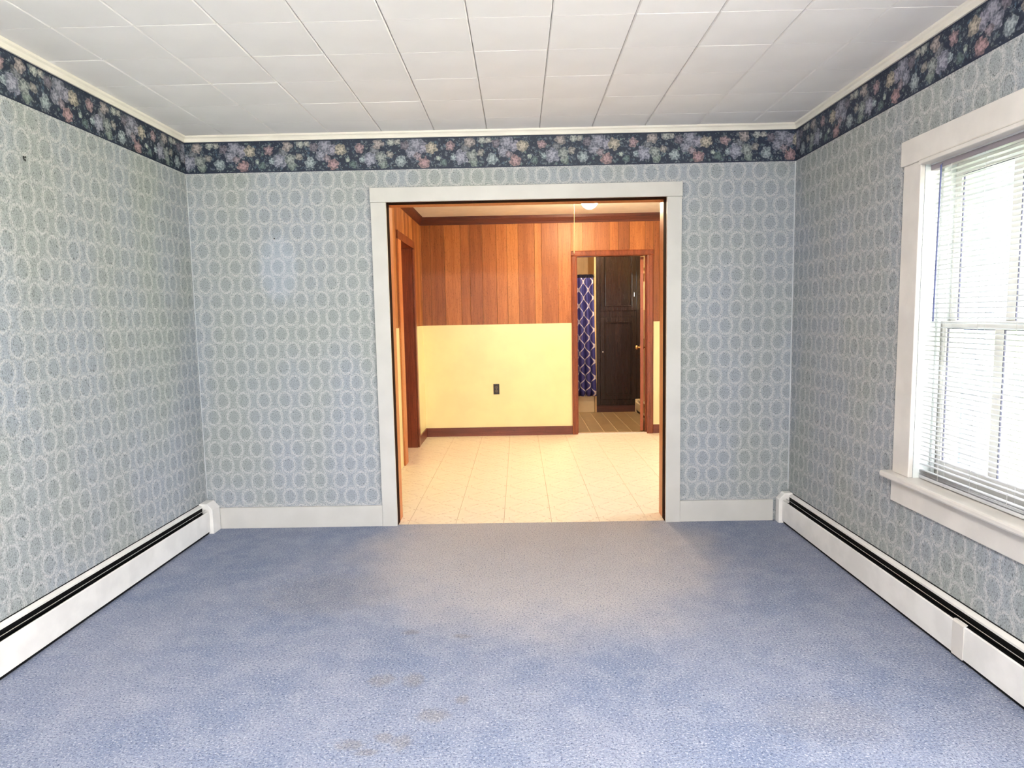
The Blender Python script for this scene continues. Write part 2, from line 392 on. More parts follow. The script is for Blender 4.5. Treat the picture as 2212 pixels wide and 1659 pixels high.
M['nail'] = paint('dark_nail', lin(40, 38, 36), .4)
M['siding'] = paint('white_siding', lin(225, 228, 232), .6)
M['corner_board'] = paint('blue_corner_board', lin(170, 188, 214), .6)
M['bounce_slab'] = paint('bounce_slab_concrete', lin(208, 203, 194), .85, .2, .08, 4)
M['grass'] = paint('lawn_grass', lin(112, 132, 88), .9, .1, .12, 3, .3, 40)
M['pull'] = paint('pull_cord_white', lin(236, 206, 160), .6)
M['curtain'] = curtain_mat()

# ------------------------------------------------------------------ mesh helpers
OFF = {}
class MB:
    def __init__(s): s.v = []; s.f = []; s.uv = None
    def box(s, x0, x1, y0, y1, z0, z1):
        if x0 > x1: x0, x1 = x1, x0
        if y0 > y1: y0, y1 = y1, y0
        if z0 > z1: z0, z1 = z1, z0
        n = len(s.v)
        s.v += [(x0, y0, z0), (x1, y0, z0), (x1, y1, z0), (x0, y1, z0), (x0, y0, z1), (x1, y0, z1), (x1, y1, z1), (x0, y1, z1)]
        s.f += [tuple(n + i for i in q) for q in ((0, 3, 2, 1), (4, 5, 6, 7), (0, 1, 5, 4), (1, 2, 6, 5), (2, 3, 7, 6), (3, 0, 4, 7))]
        return s
    def prism(s, prof, axis, a0, a1):
        """closed profile (p, q) swept along axis; p, q are the other two axes in x-y-z order"""
        def P(p, q, a): return {'X': (a, p, q), 'Y': (p, a, q), 'Z': (p, q, a)}[axis]
        n = len(s.v); k = len(prof)
        s.v += [P(p, q, a0) for p, q in prof] + [P(p, q, a1) for p, q in prof]
        s.f += [tuple(n + i for i in range(k)), tuple(n + k + i for i in reversed(range(k)))]
        s.f += [(n + i, n + k + i, n + k + (i + 1) % k, n + (i + 1) % k) for i in range(k)]
        return s
    def lathe(s, prof, c, axis='Z', seg=24):
        n = len(s.v); k = len(prof)
        for j in range(seg):
            a = 2 * math.pi * j / seg
            for r_, h in prof:
                p, q = r_ * math.cos(a), r_ * math.sin(a)
                d = {'Z': (p, q, h), 'X': (h, p, q), 'Y': (p, h, q)}[axis]
                s.v.append((c[0] + d[0], c[1] + d[1], c[2] + d[2]))
        for j in range(seg):
            for i in range(k - 1):
                a, b_ = n + j * k + i, n + ((j + 1) % seg) * k + i
                s.f.append((a, b_, b_ + 1, a + 1))
        return s
    def tube(s, pts, r_, seg=8):
        n = len(s.v); pts = [Vector(p) for p in pts]
        for i, p in enumerate(pts):
            d = (pts[min(i + 1, len(pts) - 1)] - pts[max(i - 1, 0)]).normalized()
            a = d.cross(Vector((0, 0, 1)) if abs(d.z) < .9 else Vector((1, 0, 0))).normalized(); b_ = d.cross(a)
            for j in range(seg):
                t_ = 2 * math.pi * j / seg
                s.v.append(tuple(p + a * math.cos(t_) * r_ + b_ * math.sin(t_) * r_))
        for i in range(len(pts) - 1):
            for j in range(seg):
                a, b_ = n + i * seg + j, n + i * seg + (j + 1) % seg
                s.f.append((a, b_, b_ + seg, a + seg))
        s.f += [tuple(n + j for j in reversed(range(seg))), tuple(n + (len(pts) - 1) * seg + j for j in range(seg))]
        return s
    def build(s, name, mat, parent=None, bevel=0.0, smooth=False):
        off = Vector(OFF.get(parent.name, (0, 0, 0))) if parent else Vector((0, 0, 0))
        me = bpy.data.meshes.new(name)
        me.from_pydata([tuple(Vector(p) - off) for p in s.v], [], s.f)
        bm = bmesh.new(); bm.from_mesh(me); bmesh.ops.recalc_face_normals(bm, faces=bm.faces); bm.to_mesh(me); bm.free()
        me.materials.append(M[mat])
        if smooth:
            for p in me.polygons: p.use_smooth = True
        o = bpy.data.objects.new(name, me); COL.objects.link(o)
        if parent: o.parent = parent; OFF[o.name] = tuple(off)
        if bevel:
            b = o.modifiers.new('edge', 'BEVEL'); b.width = bevel; b.segments = 2; b.limit_method = 'ANGLE'
        return o

def bx(name, mat, x0, x1, y0, y1, z0, z1, parent=None, bevel=0.0):
    return MB().box(x0, x1, y0, y1, z0, z1).build(name, mat, parent, bevel)
def tag(o, label, cat, group=None, kind=None):
    o['label'] = label; o['category'] = cat
    if group: o['group'] = group
    if kind: o['kind'] = kind
    return o
def root(name, loc, label, cat, group=None, kind=None):
    o = bpy.data.objects.new(name, None); COL.objects.link(o); o.location = loc; o.empty_display_size = .05
    OFF[o.name] = tuple(loc)
    return tag(o, label, cat, group, kind)
def st(o, label, cat): return tag(o, label, cat, None, 'structure')
def inst(name, me, parent, loc):
    """piece sharing mesh data; loc in world, parents sit unrotated"""
    o = bpy.data.objects.new(name, me); COL.objects.link(o); o.parent = parent
    o.location = Vector(loc) - Vector(OFF.get(parent.name, (0, 0, 0))); return o
def wall(name, mat, axis, a0, a1, t0, t1, z0, z1, holes=()):
    """wall along axis ('X' or 'Y') from a0 to a1, thickness t0..t1, rectangular holes (a, b, zlo, zhi)"""
    us = sorted({a0, a1, *[h[0] for h in holes], *[h[1] for h in holes]}); zs = sorted({z0, z1, *[h[2] for h in holes], *[h[3] for h in holes]})
    us = [q for q in us if a0 <= q <= a1]; zs = [q for q in zs if z0 <= q <= z1]
    inside = lambda u, z: any(h[0] < u < h[1] and h[2] < z < h[3] for h in holes)
    m = MB(); idx = {}
    def V(u, t_, z):
        k = (round(u, 5), t_, round(z, 5))
        if k not in idx: idx[k] = len(m.v); m.v.append((u, t_, z) if axis == 'X' else (t_, u, z))
        return idx[k]
    solid = {(i, j): not inside((us[i] + us[i + 1]) / 2, (zs[j] + zs[j + 1]) / 2) for i in range(len(us) - 1) for j in range(len(zs) - 1)}
    for (i, j), sol in solid.items():
        if not sol: continue
        u0, u1, w0, w1 = us[i], us[i + 1], zs[j], zs[j + 1]
        for t_ in (t0, t1): m.f.append((V(u0, t_, w0), V(u1, t_, w0), V(u1, t_, w1), V(u0, t_, w1)))
        for (di, dj), (p, q) in {(-1, 0): ((u0, w0), (u0, w1)), (1, 0): ((u1, w0), (u1, w1)), (0, -1): ((u0, w0), (u1, w0)), (0, 1): ((u0, w1), (u1, w1))}.items():
            if not solid.get((i + di, j + dj), False):
                m.f.append((V(p[0], t0, p[1]), V(q[0], t0, q[1]), V(q[0], t1, q[1]), V(p[0], t1, p[1])))
    return m.build(name, mat)

# ------------------------------------------------------------------ living room shell
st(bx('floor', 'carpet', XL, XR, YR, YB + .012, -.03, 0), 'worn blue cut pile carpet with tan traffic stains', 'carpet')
OPN = (-.7486, .956, -.05, 2.0186)
st(wall('wall_back', 'paper_back', 'X', XL - .15, XR + .19, YB, YK0, -.03, KHC + .06, [(OPN[0] - .02, OPN[1] + .02, -.05, OPN[3] + .02)]), 'patterned blue-grey wallpapered wall around the wide cased opening', 'wall')
st(wall('wall_left', 'paper_side', 'Y', YR, YB, XL - .15, XL, -.03, HC + .03), 'blue-grey wallpapered wall without a window, behind a long white heater', 'wall')
st(wall('wall_right', 'paper_side', 'Y', YR, YB, XR, XR + .19, -.03, HC + .03, [W1, W2]), 'blue-grey wallpapered wall holding the window with blinds', 'wall')
st(wall('wall_rear', 'paper_back', 'X', XL - .15, XR + .19, YR - .17, YR, -.03, HC + .03, [W3]), 'wallpapered wall behind the viewer with a small added window', 'wall')

# ceiling of square tiles with bevelled edges
ceil = st(bx('ceiling', 'ceil_back', XL, XR, YR, YB, HC + .010, HC + .04), 'off-white ceiling of square fibre tiles above the carpeted room', 'ceiling')
TS = .316
def tile_mesh(name, lx, ly, h, bx_, by_, mat):
    g = .0012; x, y = lx / 2 - g, ly / 2 - g
    v = [(-x, -y, h), (x, -y, h), (x, y, h), (-x, y, h), (-x, -y, h * .45), (x, -y, h * .45), (x, y, h * .45), (-x, y, h * .45),
         (-x + bx_, -y + by_, 0), (x - bx_, -y + by_, 0), (x - bx_, y - by_, 0), (-x + bx_, y - by_, 0)]
    f = [(0, 1, 2, 3)] + [(a + i, a + (i + 1) % 4, a + 4 + (i + 1) % 4, a + 4 + i) for a in (0, 4) for i in range(4)] + [(8, 9, 10, 11)]
    me = bpy.data.meshes.new(name); me.from_pydata(v, [], f)
    bm = bmesh.new(); bm.from_mesh(me); bmesh.ops.recalc_face_normals(bm, faces=bm.faces); bm.to_mesh(me); bm.free()
    me.materials.append(M[mat]); return me
def grid_lines(lo, hi, p0, step):
    k0 = math.ceil((lo - p0) / step - 1e-6); L = [lo]; q = p0 + k0 * step
    while q < hi - .01:
        if q > lo + .01: L.append(q)
        q += step
    return L + [hi]
cache = {}
gx, gy = grid_lines(XL, XR, -.125, TS), grid_lines(YR, YB, -.245, TS)
for i in range(len(gx) - 1):
    for j in range(len(gy) - 1):
        lx, ly = round(gx[i + 1] - gx[i], 4), round(gy[j + 1] - gy[j], 4)
        if (lx, ly) not in cache: cache[lx, ly] = tile_mesh('ceiling_tile', lx, ly, .012, .0042, .0009, 'tile_ceil')
        inst('ceiling_tile', cache[lx, ly], ceil, ((gx[i] + gx[i + 1]) / 2, (gy[j] + gy[j + 1]) / 2, HC + random.uniform(-.0006, .0006)))

# crown moulding and paper border on the three visible walls
def crown_prof(s, w0):   # s = direction into the room along the first axis, w0 = wall plane
    return [(w0, ZC), (w0 + s * .010, ZC), (w0 + s * .010, ZC + .012), (w0 + s * .014, ZC + .020), (w0 + s * .022, ZC + .026), (w0 + s * .024, HC), (w0, HC)]
st(MB().prism(crown_prof(-1, YB), 'X', XL, XR).build('trim_1', 'crown'), 'cream crown moulding running above the cased opening', 'moulding')
st(MB().prism(crown_prof(1, XL), 'Y', YR, YB).build('trim_2', 'crown'), 'cream crown moulding on the windowless side wall', 'moulding')
st(MB().prism(crown_prof(-1, XR), 'Y', YR, YB).build('trim_3', 'crown'), 'cream crown moulding on the wall with the window', 'moulding')
st(bx('trim_4', 'border_back', XL, XR, YB - .0012, YB, ZB, ZC), 'navy floral wallpaper border above the cased opening', 'border')
st(bx('trim_5', 'border_side', XL, XL + .0012, YR, YB, ZB, ZC), 'navy floral wallpaper border on the windowless side wall', 'border')
st(bx('trim_6', 'border_side', XR - .0012, XR, YR, YB, ZB, ZC), 'navy floral wallpaper border over the window', 'border')
# pale paper edges in the corners
st(MB().prism([(XL, -.003), (XL + .003, 0), (XL, 0)], 'Z', .20, ZB).build('trim_7', 'seam'), 'thin pale paper seam in the corner of the windowless wall', 'seam')
st(MB().prism([(XR, -.004), (XR - .006, 0), (XR, 0)], 'Z', .20, ZB).build('trim_8', 'seam'), 'thin white caulk line in the corner nearest the window', 'seam')

# cased opening: white casing boards and two-tone jamb
C1, C2, C3, C4, ZT, ZI = -.8413, -.7486, .956, 1.046, 2.1065, 2.0186
op = root('trim_9', (.1, YB, 0), 'white painted casing and brown jamb of the wide opening into the wood-panelled room', 'opening', kind='structure')
bx('casing_side', 'trim', C1, C2, -.021, 0, 0, ZI + .001, op, .0018)
bx('casing_side', 'trim', C3, C4, -.021, 0, 0, ZI + .001, op, .0018)
bx('casing_head', 'trim', C1 - .003, C4 + .004, -.023, 0, ZI + .002, ZT, op, .002)
for nm, mt, y0, y1, e in (('jamb_front', 'jamb_dark', -.001, .075, 0.0), ('jamb_rear', 'jamb_orange', .0755, YK0 + .01, .004)):
    bx(nm, mt, C2 - .02, C2 - e + .001, y0, y1, 0 if e == 0 else -.008, ZI, op)
    bx(nm, mt, C3 + e - .001, C3 + .02, y0, y1, 0 if e == 0 else -.008, ZI, op)
    bx(nm + '_head', mt, C2 - .02, C3 + .02, y0, y1, ZI + e - .001, ZI + .02, op)

# baseboards on the back wall
st(bx('baseboard_left', 'trim', XL + .084, C1 - .0005, -.018, 0, 0, .1345, None, .002), 'white baseboard between the opening and the heater on the windowless wall', 'baseboard')
st(bx('baseboard_right', 'trim', C4 + .0005, XR - .100, -.018, 0, 0, .1345, None, .002), 'short white baseboard between the opening and the heater under the window', 'baseboard')

# added unseen dome that brightens the carpeted room, above and behind the viewer
rl = root('ceiling_light', (-.2, -4.9, HC), 'added unseen frosted dome light brightening the carpeted room', 'light')
MB().lathe([(0, HC - .0015), (.20, HC - .0015), (.20, HC - .022), (.18, HC - .03), (0, HC - .03)], (-.2, -4.9, 0), 'Z', 32).build('base_ring', 'threshold', rl)
MB().lathe([(.178, HC - .0305)] + [(.178 * math.cos(a), HC - .034 - .12 * math.sin(a)) for a in [i * math.pi / 2 / 6 for i in range(7)]], (-.2, -4.9, 0), 'Z', 20).build('glass_dome', 'added_room_lamp', rl, 0, True)

# ------------------------------------------------------------------ baseboard heaters
def heater(x_wall, s, y0, y1, label, cap, joint=None, group=None):
    """s = +1 when the room lies at +x of the wall; runs from y0 (near) to y1 (far)"""
    h = root('baseboard_heater', (x_wall, (y0 + y1) / 2, 0), label, 'heater', group)
    X = lambda d: x_wall + s * d
    ya, yb = y0, y1 - cap
    MB().prism([(X(.001), .0), (X(.004), .0), (X(.004), .178), (X(.023), .174), (X(.023), .168), (X(.0255), .168), (X(.026), .1765), (X(.006), .184), (X(.001), .184)], 'Y', ya, yb).build('back_panel', 'heater', h)
    MB().prism([(X(.060), .137), (X(.060), .0215), (X(.048), .0215), (X(.048), .019), (X(.066), .019), (X(.0665), .142), (X(.0645), .1455), (X(.060), .1455), (X(.060), .141), (X(.062), .141)], 'Y', ya, yb - .002).build('front_panel', 'heater', h)
    bx('cavity_shade', 'heater_dark', X(.0045), X(.0565), ya, yb, .003, .128, h); bx('slot_shade', 'heater_dark', X(.0042), X(.0225), ya, yb, .1285, .1665, h)  # black boxes stand in for the shade inside the slot
    bx('seal', 'heater_dark', X(.0), X(.0035), ya, yb, .1842, .1872, h)
    MB().prism([(X(.039), .151), (X(.0435), .154), (X(.0425), .1565), (X(.038), .1535)], 'Y', ya, yb - .001).build('damper', 'damper', h)
    yy = yb - .18
    while yy > ya:
        bx('bracket', 'heater_dark', X(.0235), X(.0575), yy - .004, yy + .004, .1287, .149, h); yy -= .92
    cp = [(X(.001), 0), (X(.086), 0), (X(.086), .150), (X(.050), .190), (X(.001), .190)]
    MB().prism(cp, 'Y', yb, y1).build('end_cap', 'heater', h, .003)
    if joint:
        MB().prism([(X(.0667), .017), (X(.0695), .016), (X(.0695), .144), (X(.065), .152), (X(.054), .152), (X(.054), .149), (X(.0667), .143)], 'Y', joint[0], joint[1]).build('joint_cover', 'sill_paint', h)
    return h
heater(XL, 1, YR + .05, -.020, 'long white baseboard heater along the windowless wallpapered wall', .10, group='long white baseboard heaters')
heater(XR, -1, YR + .05, -.020, 'long white baseboard heater with joint cover running below the window', .055, (-1.775, -1.712), group='long white baseboard heaters')

# ------------------------------------------------------------------ window with blinds
wy0, wy1, wz0, wz1 = W1
wn = root('window_1', (XR, (wy0 + wy1) / 2, wz0), 'white painted double-hung window with a wide sill', 'window', kind='structure')
FX = XR - .020
bx('casing_side', 'sill_paint', FX, XR, wy1, wy1 + .122, .590, 1.921, wn, .003)
bx('casing_side', 'sill_paint', FX, XR, wy0 - .122, wy0, .590, 1.921, wn, .003)
bx('casing_head', 'sill_paint', XR - .026, XR, wy0 - .142, wy1 + .140, 1.922, 2.028, wn, .006)
bx('head_stop', 'sill_paint', XR - .030, XR + .02, wy0, wy1, 1.905, 1.9215, wn, .003)
bx('stool', 'sill_paint', XR - .058, XR + .075, wy0 - .160, wy1 + .160, .562, .590, wn, .008)
bx('apron', 'sill_paint', FX, XR, wy0 - .128, wy1 + .128, .458, .5615, wn, .003)
bx('jamb', 'jamb_white', XR + .0005, XR + .188, wy1 - .0005, wy1 + .018, .590, 1.92, wn)
bx('jamb', 'jamb_white', XR + .0005, XR + .188, wy0 - .018, wy0 + .0005, .590, 1.92, wn)
bx('jamb_head', 'jamb_white', XR + .02, XR + .188, wy0, wy1, 1.905, 1.92, wn)
bx('sill', 'jamb_white', XR + .0755, XR + .215, wy0, wy1, .560, .588, wn)
bx('jamb_stop', 'jamb_white', XR + .070, XR + .084, wy1 - .014, wy1 - .001, .590, 1.905, wn, .002)
def sash(nm, x, z0, z1, top, bot):
    s_ = bx(nm, 'sash', x - .017, x + .017, wy1 - .041, wy1 - .002, z0, z1, wn, .002)
    bx('stile', 'sash', x - .017, x + .017, wy0 + .002, wy0 + .041, z0, z1, s_, .002)
    bx('rail', 'sash', x - .017, x + .017, wy0 + .041, wy1 - .041, z1 - top, z1, s_, .002)
    bx('rail', 'sash', x - .017, x + .017, wy0 + .041, wy1 - .041, z0, z0 + bot, s_, .002)
    bx('muntin', 'sash', x - .012, x + .012, -1.670, -1.625, z0 + bot, z1 - top, s_, .002)
    for a, b_ in ((wy1 - .041, -1.625), (-1.670, wy0 + .041)):
        bx('pane', 'glass', x - .0015, x + .0015, b_, a, z0 + bot, z1 - top, s_)
        bx('edge_dark', 'edge_dark', x - .010, x - .004, a - .0035, a - .0005, z0 + bot, z1 - top, s_)  # dark strips stand in for putty shadow and reflection along the glass
        bx('edge_dark', 'edge_dark', x - .014, x - .004, b_ + .0005, a - .0035, z1 - top - .003, z1 - top, s_)
sash('lower_sash', XR + .105, .590, 1.262, .030, .085)
sash('upper_sash', XR + .142, 1.235, 1.905, .05, .030)

# mini blind: headrail, slats, ladders, bottom rail, wand
BXC = XR + .030
bl = root('window_blind', (BXC, (wy0 + wy1) / 2, .592), 'white aluminium mini blind lowered with open slats in the window', 'blind')
by0, by1 = wy0 + .008, wy1 - .010
bx('headrail', 'headrail', BXC - .014, BXC + .014, by0, by1, 1.878, 1.904, bl, .002)
bx('headrail_lip', 'slat', BXC - .016, BXC - .012, by0 + .012, by1 - .002, 1.899, 1.905, bl)
def slat_mesh():
    n = 6; v = []; f = []
    for i in range(n + 1):
        a = -1 + 2 * i / n
        x, z = a * .0125, .0032 * (1 - a * a)
        for y in (by0 + .004, by1 - .004): v.append((x, y, z))
    f = [(2 * i, 2 * i + 1, 2 * i + 3, 2 * i + 2) for i in range(n)]
    k = len(v); v += [(p[0], p[1], p[2] - .0004) for p in v]
    f += [tuple(reversed([q + k for q in g])) for g in f]
    f += [(0, 2, 2 + k, k), (1, 1 + k, 3 + k, 3)]
    me = bpy.data.meshes.new('slat'); me.from_pydata([(p[0], p[1] - (wy0 + wy1) / 2, p[2]) for p in v], [], f)
    me.materials.append(M['slat'])
    for p in me.polygons: p.use_smooth = True
    return me
SLM = slat_mesh()
z = .655; kk = 0
while z < 1.872:
    o = inst('slat', SLM, bl, (BXC, (wy0 + wy1) / 2, z))
    q = .10 + .05 * math.sin(kk * .7) + random.uniform(-.05, .05)
    if 1.0 < z < 1.10: q += .24
    if 1.25 < z < 1.28: q += .1
    o.rotation_euler = (random.uniform(-.0015, .0015), q, 0)
    z += .0194; kk += 1
for i in range(5):
    o = inst('slat', SLM, bl, (BXC, (wy0 + wy1) / 2, .612 + i * .0042)); o.rotation_euler = (random.uniform(-.004, .004), random.uniform(-.05, .12), 0)
bx('bottom_rail', 'slat', BXC - .013, BXC + .013, by0 + .004, by1 - .004, .5935, .608, bl, .004)
for ly in (-1.447, -1.640, -1.835):
    for d in (-.0135, .0135):
        MB().tube([(BXC + d, ly, .606), (BXC + d, ly, 1.88)], .0007, 5).build('ladder_cord', 'cord', bl)
MB().tube([(BXC - .020, -1.392, 1.885), (BXC - .021, -1.384, 1.262)], .0032, 8).build('tilt_wand', 'wand', bl)
MB().tube([(BXC - .016, -1.394, 1.892), (BXC - .020, -1.392, 1.882)], .002, 6).build('wand_hook', 'edge_dark', bl)

# plain windows; the two near the viewer are added for daylight
def plain_window(name, axis, a0, a1, z0, z1, t0, t1, label, splits=1):
    r_ = root(name, ((t0 if axis == 'Y' else (a0 + a1) / 2), ((a0 + a1) / 2 if axis == 'Y' else t0), z0), label, 'window', kind='structure')
    def b(nm, mt, a, b_, p, q, zz0, zz1):
        return bx(nm, mt, p, q, a, b_, zz0, zz1, r_) if axis == 'Y' else bx(nm, mt, a, b_, p, q, zz0, zz1, r_)
    tm = t0 + (t1 - t0) * .6; d = .018 * (1 if t1 > t0 else -1)
    for k in range(splits + 1):
        a = a0 + (a1 - a0) * k / splits
        b('stile', 'sash', max(a0, a - .025), min(a1, a + .025), tm, tm + d, z0, z1)
    for zz in (z0 + .025, (z0 + z1) / 2, z1 - .025):
        for k in range(splits):
            w_ = (a1 - a0) / splits
            b('rail', 'sash', a0 + w_ * k + .025, a0 + w_ * (k + 1) - .025, tm, tm + d, zz - .025, zz + .025)
    for k in range(splits):
        w_ = (a1 - a0) / splits
        b('pane', 'glass', a0 + w_ * k + .025, a0 + w_ * (k + 1) - .025, tm + d * .4, tm + d * .6, z0 + .05, z1 - .05)
    return r_
plain_window('window_added_2', 'Y', W2[0], W2[1], W2[2], W2[3], XR, XR + .19, 'added wide triple window for daylight farther along the same wall, beside the viewer', 3)
plain_window('window_added_3', 'X', W3[0], W3[1], W3[2], W3[3], YR, YR - .17, 'small added window behind the viewer', 1)

# ------------------------------------------------------------------ kitchen shell
st(bx('floor_kitchen', 'vinyl_seam', KXL - .13, KXR, YB + .0125, YK + .12, -.03, -.0065), 'cream vinyl tile floor of the wood-panelled room', 'floor')
kf = bpy.data.objects['floor_kitchen']
kcache = {}
kx, ky = grid_lines(KXL - .12, 1.80, -.072, .3085), grid_lines(YB + .0125, YK, 1.74, .3085)
def flat_tile(name, lx, ly, h, g, mat):
    x, y = lx / 2 - g, ly / 2 - g; b_ = .001
    v = [(-x, -y, 0), (x, -y, 0), (x, y, 0), (-x, y, 0), (-x, -y, h - b_), (x, -y, h - b_), (x, y, h - b_), (-x, y, h - b_), (-x + b_, -y + b_, h), (x - b_, -y + b_, h), (x - b_, y - b_, h), (-x + b_, y - b_, h)]
    f = [(3, 2, 1, 0)] + [(a + i, a + (i + 1) % 4, a + 4 + (i + 1) % 4, a + 4 + i) for a in (0, 4) for i in range(4)] + [(8, 9, 10, 11)]
    me = bpy.data.meshes.new(name); me.from_pydata(v, [], f); me.materials.append(M[mat]); return me
for i in range(len(kx) - 1):
    for j in range(len(ky) - 1):
        lx, ly = round(kx[i + 1] - kx[i], 4), round(ky[j + 1] - ky[j], 4)
        if (lx, ly) not in kcache: kcache[lx, ly] = flat_tile('floor_tile', lx, ly, .0035, .0012, 'vinyl')
        inst('floor_tile', kcache[lx, ly], kf, ((kx[i] + kx[i + 1]) / 2, (ky[j] + ky[j + 1]) / 2, -.0065))
st(bx('ceiling_kitchen', 'plaster', KXL - .13, KXR + .1, YK0, YK + .12, KHC, KHC + .06), 'pale ceiling of the wood-panelled room', 'ceiling')
D1 = (.664, 1.475, -.03, 1.973)       # bath door hole
D2 = (1.885, 2.585, -.03, 2.03)       # side door hole
kb = st(wall('wall_kitchen_back', 'groove', 'X', KXL - .13, KXR + .1, YK + .004, YK + .12, -.03, KHC + .06, [D1]), 'wood-panelled wall over cream wainscot holding the door to the bathroom', 'wall')
kl = st(wall('wall_kitchen_left', 'groove', 'Y', YK0, YK + .004, KXL - .115, KXL - .004, -.03, KHC, [D2]), 'wood-panelled wall with a brown-framed side doorway', 'wall')
st(wall('wall_kitchen_right', 'siding', 'Y', YB + .02, YK + .12, KXR, KXR + .10, -.6, KHC + .06, [WK]), 'outer wall of the wood-panelled room with a glazed window', 'wall')
st(bx('wall_kitchen_front', 'siding', XR + .191, KXR, YB, YK0, -.6, KHC + .06), 'white sided outside wall seen through the blinds', 'wall')
st(bx('trim_10', 'corner_board', KXR - .06, KXR + .102, YB - .02, YB + .019, -.6, KHC + .06), 'pale blue corner board of the outside wall seen through the blinds', 'trim')
plain_window('window_4', 'Y', WK[0], WK[1], WK[2], WK[3], KXR, KXR + .10, 'tall window lighting the wood-panelled room from the side', 1)
# far wall planks
ed = [-1.012, -.902, -.750, -.575, -.477, -.338, -.186, -.068, .054, .231, .307, .487, .628, .642, .756, .886, 1.049, 1.139, 1.261, 1.432, 1.521, 1.586, 1.75, 1.90]
tone = [1, 1, 0, 3, 1, 3, 0, 2, 3, 2, 3, 0, 2, 2, 0, 3, 0, 1, 0, 3, 1, 1, 3]
WT = 1.235
for i in range(len(ed) - 1):
    g = .0012 if i % 3 else .0022
    lo = 2.006 if (ed[i] >= .627 and ed[i + 1] <= 1.522) else WT
    MB().box(ed[i] + (g if i else 0), ed[i + 1] - g, YK - .0045, YK + .004, lo, KHC).build('plank', PLK[tone[i]][0], kb, .0008)
y = 1.20; k = 0
rs = random.Random(3)
while y < YK - .005:
    w_ = min(rs.choice((.105, .15, .12, .175, .09)), YK - .0045 - y)
    if YK - .0045 - y - w_ < .05: w_ = YK - .0045 - y
    segs = [(WT, KHC)]
    a, b_ = y, y + w_
    if b_ > 1.80 and a < 2.665: segs = [(2.084, KHC)]
    for z0, z1 in segs:
        bx('plank', PLK[(k * 7 + 1) % 4][0], KXL - .004, KXL + .0045, a + .0012, b_ - .0012, z0, z1, kl, .0008)
    y += w_; k += 1
# wainscot sheets
bx('wainscot', 'wainscot', KXL - .004, .629, YK - .003, YK + .004, -.006, WT, kb)
bx('wainscot', 'wainscot', 1.520, KXR, YK - .003, YK + .004, -.006, WT, kb)
bx('wainscot', 'wainscot', KXL - .004, KXL + .003, YK0, 1.795, -.006, WT, kl)
bx('wainscot', 'wainscot', KXL - .004, KXL + .003, 2.66, YK - .003, -.006, WT, kl)
bx('corner_bead', 'plank_honey', KXL, KXL + .010, YK - .014, YK - .004, WT, KHC, kb)
# baseboards and crown
st(bx('baseboard_kitchen_back', 'brown_base', KXL + .0155, .627, YK - .016, YK - .003, -.003, .094, None, .002), 'brown wooden baseboard under the cream wainscot, beside the bathroom door', 'baseboard')
st(bx('baseboard_kitchen_corner', 'brown_base', 1.522, KXR, YK - .016, YK - .003, -.003, .094, None, .002), 'brown wooden baseboard stub between the bathroom door and the opening', 'baseboard')
st(bx('baseboard_kitchen_left', 'brown_base', KXL + .003, KXL + .0155, 2.668, YK - .003, -.003, .094, None, .002), 'short brown baseboard between the side doorway and the corner', 'baseboard')
def kcrown(s, w0): return [(w0, 2.315), (w0 + s * .008, 2.315), (w0 + s * .014, 2.335), (w0 + s * .034, 2.372), (w0 + s * .040, KHC), (w0, KHC)]
st(MB().prism(kcrown(-1, YK - .0046), 'X', KXL, KXR).build('trim_11', 'dark_crown'), 'dark brown crown moulding over the panelled wall with the bathroom door', 'moulding')
st(MB().prism(kcrown(1, KXL + .0046), 'Y', YK0, YK - .0046).build('trim_12', 'dark_crown'), 'dark brown crown moulding over the side doorway', 'moulding')

# side doorway in the kitchen left wall
d2 = root('door_2', (KXL, 2.235, 0), 'brown-framed side doorway with a closed wooden door in the panelled wall', 'door', kind='structure')
bx('casing_side', 'jamb_orange', KXL + .003, KXL + .020, 1.735, 1.885, -.003, 2.012, d2, .003)  # lit orange tone put into this casing's colour; the others stay brown
bx('casing_side', 'brown_trim', KXL + .003, KXL + .020, 2.585, 2.665, -.003, 2.012, d2, .003)
bx('casing_head', 'brown_trim', KXL + .003, KXL + .020, 1.735, 2.665, 2.013, 2.087, d2, .003)
bx('jamb', 'brown_trim', KXL - .115, KXL + .003, 2.573, 2.5845, -.003, 2.018, d2)
bx('jamb', 'brown_trim', KXL - .115, KXL + .003, 1.8855, 1.897, -.003, 2.018, d2)
bx('jamb_head', 'brown_trim', KXL - .115, KXL + .003, 1.897, 2.573, 2.012, 2.029, d2)
bx('slab', 'door_wood', KXL - .152, KXL - .117, 1.87, 2.60, 0, 2.04, d2, .002)
MB().lathe([(0, .0), (.011, 0), (.011, .03), (.026, .04), (.026, .052), (.014, .062), (0, .063)], (KXL - .117, 1.96, .93), 'X', 16).build('knob', 'brass', d2, 0, True)

